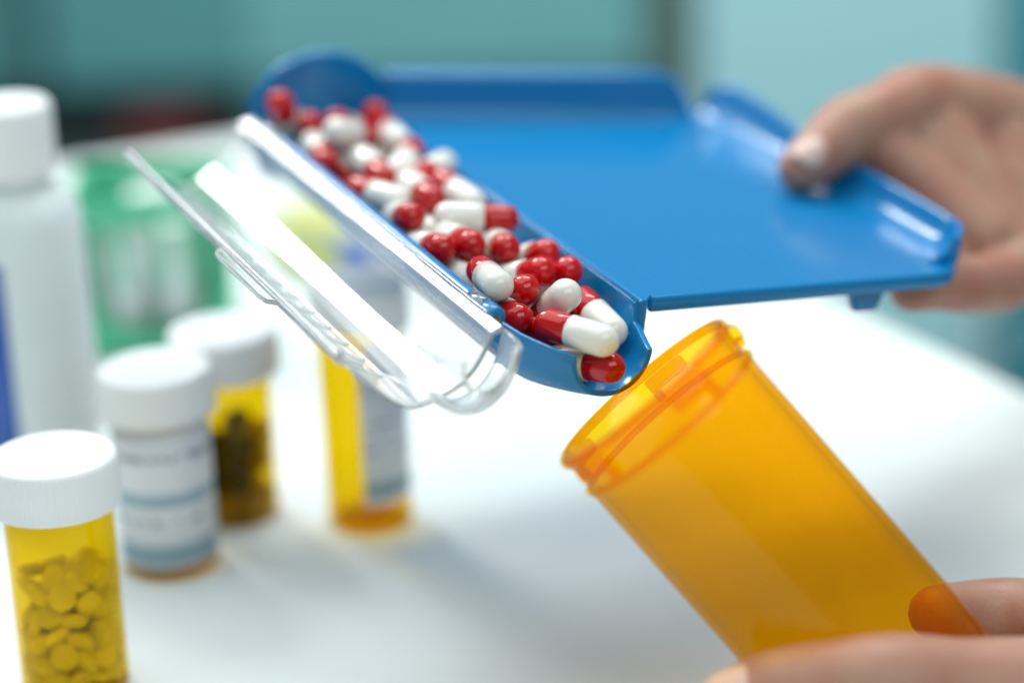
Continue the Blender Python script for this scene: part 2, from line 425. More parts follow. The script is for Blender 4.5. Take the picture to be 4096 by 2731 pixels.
lab2 = print_mat('printed_label_paper', (0.74, 0.76, 0.80), [(0.0405, 0.0432, grey, 420), (0.0255, 0.0300, bluegrey, 0), (0.0195, 0.0216, grey, 420), (0.0060, 0.0125, bluegrey, 0), (0.0505, 0.0546, (0.72, 0.70, 0.60), 0)])
lab4 = print_mat('printed_label_paper_tall', (0.78, 0.81, 0.84), [(0.050, 0.0535, grey, 420), (0.0385, 0.0395, grey, 420), (0.0335, 0.0345, grey, 420), (0.0290, 0.0300, grey, 420), (0.0135, 0.0185, bluegrey, 0)])
B1 = Vector((-0.1214, 0.5855, TBL)); B2 = Vector((-0.1046, 0.6613, TBL)); B3 = Vector((-0.0884, 0.6966, TBL)); B4 = Vector((-0.0459, 0.6876, TBL))
pill_bottle(B1, 15.4, 72.5, 18.3, 14.5, 'amber bottle full of pale round tablets, white ridged cap, no label')
pill_bottle(B2, 15.4, 67.5, 18.3, 14.5, 'capped bottle wrapped in a white printed label, bare amber foot showing', (4.5, 54.5, -200, 20, lab2))
pill_bottle(B3, 14.6, 65.5, 18.0, 14.0, 'amber bottle with dark softgels inside, behind the fully labelled one')
pill_bottle(B4, 14.0, 83.0, 16.6, 14.0, 'tall slim amber bottle with a narrow label, standing behind the clear lid', (10.5, 66.0, -92, 15, lab4))

# tablets and softgels inside the bottles
def tablet_mesh(r, th, seg=16):
    pr = [(0, th / 2), (r * 0.55, th / 2 - 0.22), (r * 0.9, th / 2 - 0.75), (r, th / 2 - 1.05), (r, -th / 2 + 1.05), (r * 0.9, -th / 2 + 0.75), (r * 0.55, -th / 2 + 0.22), (0, -th / 2)]
    return lathe('tablet', [(a * MM, c * MM) for a, c in pr], seg, closed=False)
def fill(center, rin, z0, count, rs, rng):
    """settle small spheres in a cylinder (mm): simple relaxation."""
    P = []
    for i in range(count):
        a = rng.uniform(0, 6.283); q = (rin - rs) * math.sqrt(rng.random())
        P.append([q * math.cos(a), q * math.sin(a), z0 + rs + i * rs * rs * 7.2 / (rin * rin) * 0.62 + rng.uniform(-1, 1)])
    for it in range(160):
        for i in range(count):
            P[i][2] -= 0.05
        for i in range(count):
            for j in range(i + 1, count):
                dx = P[i][0] - P[j][0]; dy = P[i][1] - P[j][1]; dz = P[i][2] - P[j][2]
                d2 = dx * dx + dy * dy + dz * dz
                if d2 < 4 * rs * rs:
                    d = math.sqrt(d2) or 1e-3; k = 0.45 * (2 * rs - d) / d
                    P[i][0] += dx * k; P[i][1] += dy * k; P[i][2] += dz * k
                    P[j][0] -= dx * k; P[j][1] -= dy * k; P[j][2] -= dz * k
        for p in P:
            q = math.hypot(p[0], p[1])
            if q > rin - rs:
                p[0] *= (rin - rs) / q; p[1] *= (rin - rs) / q
            p[2] = max(p[2], z0 + rs)
    return P
rng = random.Random(7)
tm = tablet_mesh(4.0, 3.7)
for p in fill(B1, 14.0, 2.6, 84, 3.35, rng):
    o = obj('tablet', tm, M['tablet'], None, B1 + Vector(p) * MM * KS); o.scale = (KS, KS, KS)
    o.rotation_euler = (rng.uniform(-1.2, 1.2), rng.uniform(-1.2, 1.2), rng.uniform(0, 6))
    tag(o, 'pale round tablet inside the unlabelled amber bottle', 'tablet', 'tablets in the amber bottle')
def softgel_mesh():
    bm = bmesh.new(); bmesh.ops.create_uvsphere(bm, u_segments=14, v_segments=10, radius=1.0)
    bmesh.ops.scale(bm, verts=bm.verts, vec=(0.0062, 0.0040, 0.0040))
    me = bpy.data.meshes.new('softgel'); bm.to_mesh(me); bm.free()
    for p in me.polygons: p.use_smooth = True
    return me
gm = [softgel_mesh(), softgel_mesh()]
gm[0].materials.append(M['softgel']); gm[1].materials.append(M['softgel_pale'])
for p in fill(B3, 13.2, 2.6, 26, 4.3, rng):
    dark = p[2] > 14 and p[0] < 6
    o = obj('softgel', gm[0 if dark else 1], None, None, B3 + Vector(p) * MM * KS); o.scale = (KS, KS, KS)
    o.rotation_euler = (rng.uniform(-.5, .5), rng.uniform(-.5, .5), rng.uniform(0, 6))
    tag(o, 'dark green softgel in the upper part of an amber bottle' if dark else 'ochre softgel near the foot of an amber bottle', 'softgel', 'dark softgels in a bottle' if dark else 'ochre softgels in a bottle')

# tall white bottle
TB = Vector((-0.1525, 0.7226, TBL))
t = empty('white_bottle', TB); t.scale = (KS, KS, KS); tag(t, 'tall milky white plastic bottle with blue label and screw cap', 'bottle')
r = 21.5
pr = [(0, 0.8), (r - 4, 0.8), (r - 3, 0), (r - 1, 0.4), (r, 2.2), (r, 50), (r, 97), (r - .6, 101), (r - 2.6, 105), (r - 6, 108.2), (13.2, 110.0), (12.2, 111.5), (12.2, 122), (0, 122)]
obj('body', lathe('body', [(a * MM, b * MM) for a, b in pr], 72, closed=False), M['hdpe'], t)
obj('cap', cap_mesh(14.8, 24.0, 60), M['cap'], t, (0, 0, 0.1135), sharp=50)
obj('label', label_mesh(r, 12, 88, -250, -97, 40), M['label_blue'], t)

# green open bin with white tubs
GB = Vector((-0.1302, 0.8417, TBL))
t = empty('storage_bin', GB, Matrix.Rotation(math.radians(4), 3, 'Z')); t.scale = (KS, KS, KS); tag(t, 'green plastic bin with a scooped slotted front holding white tubs', 'bin')
W, D, Hh = 0.058, 0.052, 0.064
obj('base', boxm('base', -W/2, W/2, 0, D, 0.0005, 0.003), M['green'], t)
obj('back_panel', boxm('back_panel', -W/2, W/2, D - .002, D, 0.0035, Hh), M['green'], t, bevel=.0005)
for s in (-1, 1):
    obj('side_panel', boxm('side_panel', s * W/2 - .001, s * W/2 + .001, .0025, D - .0025, 0.0035, Hh), M['green'], t, bevel=.0005)
def front_panel():
    o1 = [(-W/2 - .001, 0.0005), (W/2 + .001, 0.0005), (W/2 + .001, Hh), (-W/2 - .001, Hh)]
    hole = [(-0.0245, Hh - .009)] + [(0.0245 * math.cos(math.radians(a)), 0.030 + 0.021 * math.sin(math.radians(a))) for a in range(180, 361, 12)] + [(0.0245, Hh - .009)]
    bm = bmesh.new(); ed = []
    for loop in (o1, hole):
        vs = [bm.verts.new((x, 0, z)) for x, z in loop]
        ed += [bm.edges.new((vs[i], vs[(i + 1) % len(vs)])) for i in range(len(vs))]
    bmesh.ops.triangle_fill(bm, use_beauty=True, edges=ed)
    fs = list(bm.faces)
    g = bmesh.ops.extrude_face_region(bm, geom=fs)
    bmesh.ops.translate(bm, verts=[v for v in g['geom'] if isinstance(v, bmesh.types.BMVert)], vec=(0, .002, 0))
    bmesh.ops.recalc_face_normals(bm, faces=bm.faces)
    me = bpy.data.meshes.new('front_panel'); bm.to_mesh(me); bm.free(); return me
obj('front_panel', front_panel(), M['green'], t)
for x in (-0.012, 0.002, 0.015):
    obj('slat', boxm('slat', x - .0016, x + .0016, 0.0025, 0.0042, Hh - .036, Hh - .004), M['green'], t)
rimp = [(-W/2 - .0012, -.001), (W/2 + .0012, -.001), (W/2 + .0012, D + .001), (-W/2 - .0012, D + .001)]
obj('rim', tube('rim', [(x, y, Hh + .0008) for x, y in rimp + rimp[:1]], 0.0016, 8), M['green'], t)
tubm = lathe('tub', [(a * MM, b * MM) for a, b in [(0, 0), (9, 0), (10, .8), (10.4, 20), (10.4, 37), (9, 40), (8.4, 40.6), (8.4, 41), (9.6, 41.2), (9.6, 49), (9, 50), (0, 50.2)]], 40, closed=False)
for i, (x, y, s, what) in enumerate(((-0.0155, 0.0165, 1.0, 'white tub in the green bin, against its left side'), (0.0075, 0.0180, 0.94, 'white tub in the middle of the green bin, behind the slats'), (-0.004, 0.0395, 1.08, 'taller white tub at the back of the green bin'))):
    o = obj('tub', tubm, M['cap'], None, GB + Vector((x, y, 0.0032)) * KS); o.scale = (s * KS, s * KS, s * KS)
    tag(o, what, 'tub', 'white tubs in the green bin')
o = obj('tub', tubm, M['cap'], None, (-0.1637, 0.8231, TBL + 0.0002)); o.scale = (0.84, 0.84, 0.84)
tag(o, 'white tub standing on the table beside the green bin', 'tub', 'white tubs in the green bin')

# small carton behind the lid: yellow and blue faces
t = empty('carton', (-0.0702, 0.9300, TBL), Matrix.Rotation(math.radians(-24), 3, 'Z')); t.scale = (KS, KS, KS); tag(t, 'small low carton with yellow and blue panels behind the clear lid', 'carton')
obj('box', boxm('box', -0.026, 0.030, -0.016, 0.016, 0.0003, 0.026), M['carton_white'], t, bevel=.0008)
obj('yellow_panel', boxm('yellow_panel', -0.024, 0.010, -0.0166, -0.0161, 0.003, 0.024), M['yellow'], t)
obj('yellow_panel', boxm('yellow_panel', -0.024, 0.010, -0.015, 0.015, 0.0261, 0.0265), M['yellow'], t)
obj('blue_panel', boxm('blue_panel', 0.0115, 0.0290, -0.0166, -0.0161, 0.002, 0.0245), M['carton_blue'], t)

# ------------------------------------------------------------------ the counting tray (local millimetres: x to the handle side, y along the trough, z up)
TO = Vector((0.03167446, 0.57822159, 0.12928246))
TX = Vector((0.89407679, 0.43405966, -0.11053912)); TY = Vector((-0.42781171, 0.90064078, 0.0763107)); TZ = Vector((0.13267943, -0.0209377, 0.99093783))
TX.normalize(); TZ = TX.cross(TY).normalized(); TY = TZ.cross(TX).normalized()
TROT = Matrix((TX, TY, TZ)).transposed()
def tw(x, y, z): return TO + (TX * x + TY * y + TZ * z) * MM
def sc(pts): return [(x * MM, y * MM, z * MM) for x, y, z in pts]
tray = empty('counting_tray', TO, TROT)
tag(tray, 'glossy blue plastic pill counting tray with a side trough and open clear lid', 'tray')

# trough: (y, xl, zl, xr, zr, zbottom)
TS = [(-18.2, -25.6, -5.6, -6.0, -5.6, -15.8), (-14, -31.0, -4.2, -4.8, -5.4, -16.6), (-9, -36.0, -2.6, -3.2, -5.2, -17.4), (-4.5, -39.6, -0.6, -1.8, -5.0, -18.0), (-1.6, -40.4, 0.0, -1.0, -5.0, -18.2),
      (-0.8, -40.5, 0.0, -0.8, -0.2, -18.2), (4, -40.6, 0, -0.6, 0, -18.4), (60, -40.6, 0, -0.6, 0, -18.4), (120, -40.6, 0, -0.6, 0, -18.4), (162, -40.6, 0, -0.6, 0, -18.4)]
def usec(y, xl, zl, xr, zr, zb, off, n=28):
    cx = (xl + xr) / 2; hw = (xr - xl) / 2 + off; zb -= off; e = 2 / (2.25 if off == 0 else 2.05); out = []
    for i in range(n + 1):
        th = math.pi * i / n; c = -math.cos(th); s = math.sin(th)
        x = cx + hw * math.copysign(abs(c) ** e, c); k = s ** e
        zr_ = zl + (zr - zl) * min(1, max(0, (x - xl) / (xr - xl)))
        out.append((x * MM, y * MM, (zr_ * (1 - k) + zb * k) * MM))
    return out
trough = obj('trough', shell('trough', [usec(*s, 0.0) for s in TS], [usec(*s, 1.5) for s in TS]), M['blue'], tray, bevel=0.0004)
# rounded end wall closing the trough at the back
ew = [(-42.4, -6.0)] + [(-20.8 + 21.6 * math.cos(math.radians(a)), 2.0 + 18.0 * math.sin(math.radians(a))) for a in range(180, 23, -8)] + [(0.4, 15.0), (0.4, -19.9), (-14, -20.2), (-28, -20.2), (-38, -16)]
v = [(x, 160.2, z) for x, z in ew] + [(x, 162.6, z) for x, z in ew]; n = len(ew)
obj('end_wall', mesh('end_wall', sc(v), [tuple(range(n)), tuple(range(2 * n - 1, n - 1, -1))] + [(i, (i + 1) % n, n + (i + 1) % n, n + i) for i in range(n)], False), M['blue'], tray, bevel=0.0009)
# rounded left shoulder where the end wall runs into the hinge side
obj('end_wall_rim', tube('end_wall_rim', sc([(x, 161.4, z) for x, z in ew[0:21]]), 1.7 * MM, 10), M['blue'], tray)
# floor plate
fl = [(1.2, 0.6), (93, 0.6), (98, 2.4), (110.4, 16), (113, 24), (114, 120), (111, 152), (103, 153.5), (1.2, 161.6)]
obj('floor_plate', prism('floor_plate', [(x * MM, y * MM) for x, y in fl], -2.0 * MM, -0.1 * MM), M['blue'], tray, bevel=0.0006)
# low ridge between trough and floor
obj('ridge', tube('ridge', sc([(0.35, -0.6, -0.35), (0.35, 80, -0.35), (0.35, 160, -0.35)]), 0.85 * MM, 10), M['blue'], tray)
# front lip: bead with a small upright start
obj('front_lip', sweep('front_lip', [(x * MM, y * MM) for x, y in [(4.2, 0), (40, -0.1), (80, -0.1), (93.2, 0.0), (98.6, 1.9), (103.5, 6.6)]], [(s * MM, h * MM) for s, h in [(-0.9, -0.05), (-0.7, 0.75), (0.0, 1.05), (0.9, 0.75), (1.3, 0.0), (1.3, -2.6), (1.0, -3.1), (-0.4, -3.1), (-0.9, -2.4)]]), M['blue'], tray, sharp=55)
obj('corner_post', boxm('corner_post', 0.3 * MM, 3.0 * MM, -1.6 * MM, 1.0 * MM, -9.5 * MM, 0.5 * MM), M['blue'], tray, bevel=0.0007)
# curved side wall on the handle side
pth = [(103.2, 6.4), (107.6, 11.6)] + [(111.2, 17.0), (113.2, 23.5), (114.0, 40), (114.4, 70), (114.4, 105), (113.4, 126), (111.6, 139), (109.0, 149.0)]
prof = [(-9.0, -0.08), (-6.2, 0.25), (-4.0, 1.15), (-2.2, 2.9), (-1.1, 5.0), (-0.6, 7.0), (-0.1, 7.7), (0.9, 7.9), (1.6, 7.2), (1.6, 2.0), (0.6, -1.2), (-2.0, -2.1), (-9.0, -2.1)]
def side_wall():
    sc_ = [1.05, 1.1, 1.1, 1.0, 1.0, 1.0, 1.15, 1.45, 1.6, 1.45]
    P2 = []; S2 = []
    for i in range(len(pth) - 1):
        for j in range(4):
            t = j / 4; a, b = pth[i], pth[i + 1]; p0 = pth[max(i - 1, 0)]; p3 = pth[min(i + 2, len(pth) - 1)]
            P2.append(tuple(0.5 * (2 * a[c] + (b[c] - p0[c]) * t + (2 * p0[c] - 5 * a[c] + 4 * b[c] - p3[c]) * t * t + (3 * a[c] - p0[c] - 3 * b[c] + p3[c]) * t ** 3) for c in (0, 1)))
            S2.append(sc_[i] * (1 - t) + sc_[i + 1] * t)
    P2.append(pth[-1]); S2.append(sc_[-1])
    n = len(P2); m = len(prof); v = []; f = []
    for i in range(n):
        a = Vector(P2[max(i - 1, 0)]); b = Vector(P2[min(i + 1, n - 1)]); t = (b - a).normalized(); nr = Vector((t.y, -t.x)); k = S2[i]
        if i > n - 3: kz = (0.85, 0.55)[i - (n - 2)] if i >= n - 2 else 1.0
        else: kz = 1.0
        for (s_, h_) in prof:
            v.append(((P2[i][0] + nr.x * s_ * (k if s_ < 0 else 1)) * MM, (P2[i][1] + nr.y * s_ * (k if s_ < 0 else 1)) * MM, (h_ * k * kz if h_ > 0 else h_) * MM))
    for i in range(n - 1):
        for j in range(m):
            j2 = (j + 1) % m
            f.append((i * m + j, i * m + j2, (i + 1) * m + j2, (i + 1) * m + j))
    f.append(tuple(range(m))); f.append(tuple(range((n - 1) * m, n * m)))
    return mesh('side_wall', v, f)
obj('side_wall', side_wall(), M['blue'], tray, sharp=70)
# raised back wall with a flanged top edge
def back_wall():
    prof = [(-7.5, -0.1), (-5.2, 0.4), (-3.4, 1.6), (-2.2, 3.8), (-1.6, 7.0), (-1.2, 11.6), (-0.6, 13.6), (0.4, 14.4), (2.6, 14.4), (3.2, 13.8), (3.0, 13.0), (1.4, 12.4), (1.0, 4.0), (0.2, -1.0), (-2.0, -2.1), (-7.5, -2.1)]
    A = Vector((0.6, 161.8)); B = Vector((104.0, 149.0)); d = (B - A).normalized(); nr = Vector((-d.y, d.x))
    st = [0.0, 20, 45, 70, 88, 93, 97, 100, 102.5, 104.0]; hs = [1, 1, 1, 1, 1, .97, .86, .62, .34, .12]
    v = []; f = []; m = len(prof)
    for s, h in zip(st, hs):
        p = A + d * s
        for (q, z) in prof:
            zz = z * h if z > 0 else z
            w = p + nr * q
            v.append((w.x * MM, w.y * MM, zz * MM))
    for i in range(len(st) - 1):
        for j in range(m):
            j2 = (j + 1) % m
            f.append((i * m + j, i * m + j2, (i + 1) * m + j2, (i + 1) * m + j))
    f.append(tuple(range(m))); f.append(tuple(range((len(st) - 1) * m, len(st) * m)))
    return mesh('back_wall', v, f)
obj('back_wall', back_wall(), M['blue'], tray, sharp=60)
# tapered feet under the plate
for (x, y) in ((75, 5.5), (75, 140), (8, 140)):
    v = [(x + a * w, y + b * 1.6, z) for z, w in ((-2.0, 7.0), (-6.0, 5.2), (-10.6, 3.6)) for a, b in ((-1, -1), (1, -1), (1, 1), (-1, 1))]
    f = [(0, 1, 2, 3), (8, 9, 10, 11)] + [(i + k, (i + 1) % 4 + k, (i + 1) % 4 + 4 + k, i + 4 + k) for k in (0, 4) for i in range(4)]
    obj('foot', mesh('foot', sc(v), f, False), M['blue'], tray, bevel=0.0006)
# hinge
obj('hinge_rail', tube('hinge_rail', sc([(-42.5, y, 0.7) for y in (8.0, 60, 110, 138)]), 2.3 * MM, 16), M['blue'], tray, sharp=60)
hk = obj('hinge_knuckle', tube('hinge_knuckle', sc([(-42.5, -6.2, 0.9), (-42.5, -5.6, 0.9), (-42.5, -1.0, 0.9), (-42.5, -0.4, 0.9)]), [2.3 * MM, 2.75 * MM, 2.75 * MM, 2.5 * MM], 18), M['blue'], tray, sharp=60)
obj('hinge_pin', tube('hinge_pin', sc([(-42.5, -6.75, 0.9), (-42.5, -6.1, 0.9)]), 0.8 * MM, 12), M['pin'], hk, sharp=60)
obj('hinge_web', boxm('hinge_web', -42.2 * MM, -40.2 * MM, -5.2 * MM, -0.9 * MM, -6 * MM, 0.2 * MM), M['blue'], tray, bevel=0.0005)

# clear lid swung open on the hinge, lying hollow side up
LP = [(-45.2, 2.7), (-46.8, 1.82), (-48.4, 0.94), (-49.1, -0.7), (-49.8, -2.9), (-51.0, -5.6), (-52.8, -8.5), (-55.0, -10.6), (-57.2, -12.2), (-60.0, -13.7), (-62.6, -14.9), (-65.0, -15.55), (-67.6, -15.6), (-70.4, -14.9), (-73.6, -13.1), (-77.0, -10.6), (-80.4, -7.5), (-83.0, -4.8), (-84.6, -3.2), (-87.4, -2.4)]
def offs(poly, t):
    out = []
    for i, (x, z) in enumerate(poly):
        a = Vector(poly[max(i - 1, 0)]); b = Vector(poly[min(i + 1, len(poly) - 1)]); d = (b - a).normalized()
        out.append((x + d.y * t * -1, z + d.x * t))
    return out
def smooth_poly(poly, k=3):
    out = []
    n = len(poly)
    for i in range(n - 1):
        p0, p1, p2, p3 = poly[max(i - 1, 0)], poly[i], poly[i + 1], poly[min(i + 2, n - 1)]
        for j in range(k):
            t = j / k
            out.append(tuple(0.5 * ((2 * p1[c]) + (-p0[c] + p2[c]) * t + (2 * p0[c] - 5 * p1[c] + 4 * p2[c] - p3[c]) * t * t + (-p0[c] + 3 * p1[c] - 3 * p2[c] + p3[c]) * t ** 3) for c in (0, 1)))
    out.append(poly[-1]); return out
LPs = smooth_poly(LP, 3)
LPo = offs(LPs, 1.4)
ys = [-15.0, -14.4, -10, 20, 60, 100, 140, 157.4, 158.0]
cut = lambda x, y: y - (13.0 * max(0.0, (-x - 52.0) / 35.0) if y > 130 else 0.0)   # the back end runs slightly askew
lid = obj('lid', shell('lid', [sc([(x, cut(x, y), z) for x, z in LPs]) for y in ys], [sc([(x, cut(x, y), z) for x, z in LPo]) for y in ys]), M['clear'], tray, bevel=0.0004)
lid['label'] = 'clear plastic lid swung open beside the trough'
# front end panel and rounded spout cover
m = len(LPs) // 2 + 2
ep = [p for p in LPs[m - 4:]]
epv = [(x, -16.6, z) for x, z in ep] + [(x, -15.1, z) for x, z in ep]
ne = len(ep)
obj('end_panel', mesh('end_panel', sc(epv), [tuple(range(ne)), tuple(range(2 * ne - 1, ne - 1, -1))] + [(i, (i + 1) % ne, ne + (i + 1) % ne, ne + i) for i in range(ne)], False), M['clear'], lid, bevel=0.0004)
def spout_cover():
    ins = []; outs = []
    for yy, k in ((-13.6, 1.0), (-17.5, 1.0), (-21.5, 0.97), (-25.0, 0.88), (-27.6, 0.72), (-29.0, 0.52)):
        a = []; b = []
        for i in range(25):
            th = math.pi * (0.02 + 0.96 * i / 24); c = math.cos(th); s = math.sin(th)
            for L, g in ((a, 0.0), (b, 1.3)):
                L.append((-55.6 + (10.8 * k + g) * c, yy - g * 0.5 * (1 - k), 3.4 - 2.0 * (1 - (c + 1) / 2) - (18.4 * k + g) * s ** 0.8))
        ins.append(sc(a)); outs.append(sc(b))
    return shell('spout_cover', ins, outs)
obj('spout_cover', spout_cover(), M['clear'], lid, bevel=0.0004)
obj('thumb_tab', prism('thumb_tab', [(-87.6 * MM, 24 * MM), (-87.6 * MM, 64 * MM), (-90.0 * MM, 62 * MM), (-90.6 * MM, 58 * MM), (-90.6 * MM, 30 * MM), (-90.0 * MM, 26 * MM)], -3.8 * MM, -2.2 * MM), M['clear'], lid, bevel=0.0004)
obj('lid_bead', tube('lid_bead', sc([(-86.9, y, -1.7) for y in (-14, 30, 90, 143.5)]), 0.95 * MM, 12), M['clear'], lid, sharp=60)
for y0, y1 in ((0.4, 7.4), (138.8, 156)):
    obj('hinge_barrel', tube('hinge_barrel', sc([(-42.5, y0, 0.9), (-42.5, y0 + .5, 0.9), (-42.5, y1 - .5, 0.9), (-42.5, y1, 0.9)]), [2.3 * MM, 2.7 * MM, 2.7 * MM, 2.3 * MM], 18), M['clear'], lid, sharp=60)
obj('lid_rail', tube('lid_rail', sc([(-45.0, y, 2.2) for y in (-6.5, 40, 100, 157)]), 0.9 * MM, 12), M['clear'], lid, sharp=60)
def on_lid(s):
    """point on the hollow face at parameter s in 0..1 along the profile."""
    k = s * (len(LPs) - 1); i = min(int(k), len(LPs) - 2); t = k - i
    return (LPs[i][0] * (1 - t) + LPs[i + 1][0] * t, LPs[i][1] * (1 - t) + LPs[i + 1][1] * t)
def mark(y, s0, s1, rr):
    pts = []
    for i in range(7):
        x, z = on_lid(s0 + (s1 - s0) * i / 6); pts.append((x, y, z + 0.12))
    return tube('graduation_mark', sc(pts), [rr * MM * (0.6 if i in (0, 6) else 1) for i in range(7)], 8)
for i, y in enumerate((2, 7.5, 13, 24, 35, 46, 57, 68, 79, 90, 101, 112, 123, 134)):
    big = i != 1
    obj('graduation_mark', mark(y, 0.63 if big else 0.69, 0.765, 0.62), M['emboss'], lid)
def loopring(y, s, ry, rs_, rr):
    pts = []
    for i in range(17):
        a = 2 * math.pi * i / 16; x, z = on_lid(s + rs_ * math.cos(a)); pts.append((x, y + ry * math.sin(a), z + 0.1))
    return tube('numeral', sc(pts), rr * MM, 6, caps=False)
def join_meshes(name, ms):
    bm = bmesh.new()
    for q in ms: bm.from_mesh(q)
    me = bpy.data.meshes.new(name); bm.to_mesh(me); bm.free()
    for p in me.polygons: p.use_smooth = True
    return me
obj('numeral', join_meshes('numeral', [loopring(13.0, 0.868, 0.95, 0.017, 0.2), loopring(15.1, 0.868, 0.95, 0.015, 0.2)]), M['emboss'], lid)
obj('numeral', loopring(2.6, 0.868, 1.9, 0.017, 0.22), M['emboss'], lid)

# ------------------------------------------------------------------ capsules (each: end A colour, end A and end B in tray millimetres)
RAD, CC = 4.15, 15.2
LEN = CC + 2 * RAD
def half(name, r, length, lipr):
    """half shell along +x from the joint at 0 to a round tip."""
    pr = [(0.0, 0.0), (lipr - 0.15, 0.0), (lipr, 0.15)]
    L = length - r
    pr += [(r, L * .5), (r, L)] + [(r * math.cos(math.radians(a)), L + r * math.sin(math.radians(a))) for a in (12, 24, 36, 48, 60, 70, 80)] + [(0, length)]
    return lathe(name, [(a * MM, b * MM) for a, b in pr], 32, closed=False)
JW = LEN * 0.57
white_half = half('white_half', RAD, JW, RAD)
red_half = half('red_half', RAD - 0.24, LEN - JW - 0.02, RAD - 0.24)
white_half.materials.append(M['white_gel']); red_half.materials.append(M['red'])
CAPS = [
('A','r',-27.7,-6.7,-1.8,-20.1,-19.9,-1.4),
('B','r',-7.6,13.2,-4.6,-7.0,-1.8,-7.1),
('C','r',-16.9,-19.2,-9.1,-24.3,-6.2,-12.0),
('D','w',-19.7,1.4,2.5,-19.2,12.8,-7.5),
('E','r',-25.5,12.2,0.4,-22.8,24.7,-7.9),
('F','r',-32.0,2.3,-3.1,-32.3,17.2,-6.0),
('G','r',-24.3,-1.0,-6.8,-27.0,13.1,-11.8),
('H','r',-16.3,21.3,1.3,-18.9,34.6,-5.7),
('I','r',-7.8,22.3,0.4,-7.4,34.6,-8.5),
('J','r',-6.7,37.1,-0.1,-6.5,50.6,-7.1),
('K','r',-18.0,38.6,1.6,-13.3,52.5,-2.3),
('L','r',-32.4,23.5,1.7,-35.2,8.7,3.5),
('M','w',-30.2,38.5,-5.5,-29.4,53.4,-8.4),
('N','r',-35.2,41.7,1.6,-35.0,56.2,-2.8),
('O','r',-26.9,41.6,2.2,-26.9,56.5,-0.8),
('P','w',-23.2,63.2,2.4,-8.8,58.2,2.5),
('Q','r',-35.2,61.6,3.6,-32.8,75.8,-1.5),
('R','r',-11.5,91.6,2.2,-9.8,76.6,1.0),
('S','w',-3.9,108.5,1.8,-15.6,98.8,1.1),
('S2','w',-21.5,93.0,1.9,-21.5,77.8,2.4),
('T','r',-9.1,119.2,2.8,-18.4,107.3,0.5),
('U','w',-26.3,114.7,2.5,-26.7,99.5,1.7),
('V','w',-30.7,125.1,7.7,-18.1,132.5,3.5),
('W','r',-7.4,150.6,4.4,-9.1,153.9,-10.4),
('X','w',-33.3,135.6,0.6,-35.2,120.5,0.2),
('Y','w',-21.5,135.9,-5.5,-20.7,120.7,-4.8),
('Z1','r',-39.6,147.7,9.9,-31.8,153.9,-1.6),
('Z2','r',-31.5,142.9,4.6,-22.1,151.6,-3.6),
('Z3','r',-25.2,137.7,6.5,-14.8,146.8,0.1),
('Z4','r',-7.3,142.5,2.4,-9.7,127.5,3.1),
('Z5','r',-28.8,117.2,-5.1,-29.5,132.3,-6.8),
('Z6','r',-34.6,97.5,-0.6,-29.7,83.2,0.6),
('Z7','w',-12.9,131.3,-4.7,-6.0,144.8,-6.3),
('Z8','w',-9.2,108.9,-7.8,-10.5,93.9,-5.8),
('Z9','w',-26.2,68.2,-3.7,-23.1,82.8,-6.5),
('Y1','w',-10.3,65.1,-10.9,-14.3,50.4,-10.6),
('Y2','r',-21.4,50.1,-5.9,-18.8,65.1,-5.8),
('Y3','w',-7.1,72.0,-7.4,-8.6,86.9,-10.0),
('F0','r',-13.1,10.7,-12.7,-16.0,-4.2,-13.2),
('F1','w',-21.4,18.9,-13.8,-7.3,20.5,-8.5),
('F2','r',-25.3,30.5,-13.3,-23.0,45.5,-13.7),
('F3','w',-17.3,27.6,-13.7,-15.1,42.6,-13.3),
('F4','r',-17.4,68.3,-13.7,-21.3,53.6,-13.8),
('F5','w',-23.8,75.7,-13.6,-27.6,61.0,-12.5),
('F6','r',-29.2,86.4,-11.6,-32.2,71.7,-9.1),
('F7','w',-14.5,76.1,-13.2,-21.9,89.4,-13.8),
('F8','r',-18.0,107.0,-13.8,-14.1,92.3,-13.1),
('F9','w',-26.8,112.1,-12.8,-25.2,97.0,-13.3),
('F10','r',-25.4,123.3,-13.2,-13.5,113.9,-12.9),
('F11','w',-22.4,131.6,-13.8,-10.7,122.1,-11.6),
('F12','r',-14.1,135.6,-13.1,-26.1,144.9,-13.0),
('F13','w',-24.1,153.9,-13.5,-12.2,144.5,-12.4),
]
NAMED = {
 'A': 'capsule riding out over the spout lip, red end behind, white tip leading',
 'B': 'capsule lying against the inner wall by the spout, long white end forward',
 'C': 'dark lit red tipped capsule lowest inside the spout mouth',
 'D': 'capsule with its white end raised beside a red tip just behind the spout',
 'L': 'capsule with red top and white foot leaning on the hinge side near the clear barrel',
 'P': 'capsule lying flat across the pile with white end toward the lid, red toward the tray',
 'R': 'capsule with a fat red end just behind the crosswise one',
 'S': 'capsule with a white tip poking over the ridge toward the tray floor',
 'Z1': 'red tipped capsule standing up in the far corner by the end wall',
 'Z6': 'capsule along the hinge rail, red end toward the end wall, white end forward',
 'H': 'capsule with broad red end facing out and white end tucked behind, mid pile',
 'K': 'capsule seen end on as a round red ball below the crosswise one',
 'V': 'large white ended capsule on top of the far heap',
}
ORD = ('first', 'second', 'third', 'fourth', 'fifth', 'sixth', 'seventh', 'eighth', 'ninth')
rest = {}
for c in CAPS:
    if c[0] in NAMED or (c[0][0] == 'F' and len(c[0]) > 1): continue
    side = 'beside the hinge rail' if c[2] < -28 else ('next to the ridge' if c[2] > -13.5 else 'along the middle of the trough')
    rest.setdefault((c[1], side), []).append((c[3], c[0]))
for (col, side), L in rest.items():
    L.sort()
    for k, (_, nm) in enumerate(L):
        NAMED[nm] = '%s %s tipped capsule %s, counting from the spout' % (ORD[min(k, 8)], 'red' if col == 'r' else 'white', side)
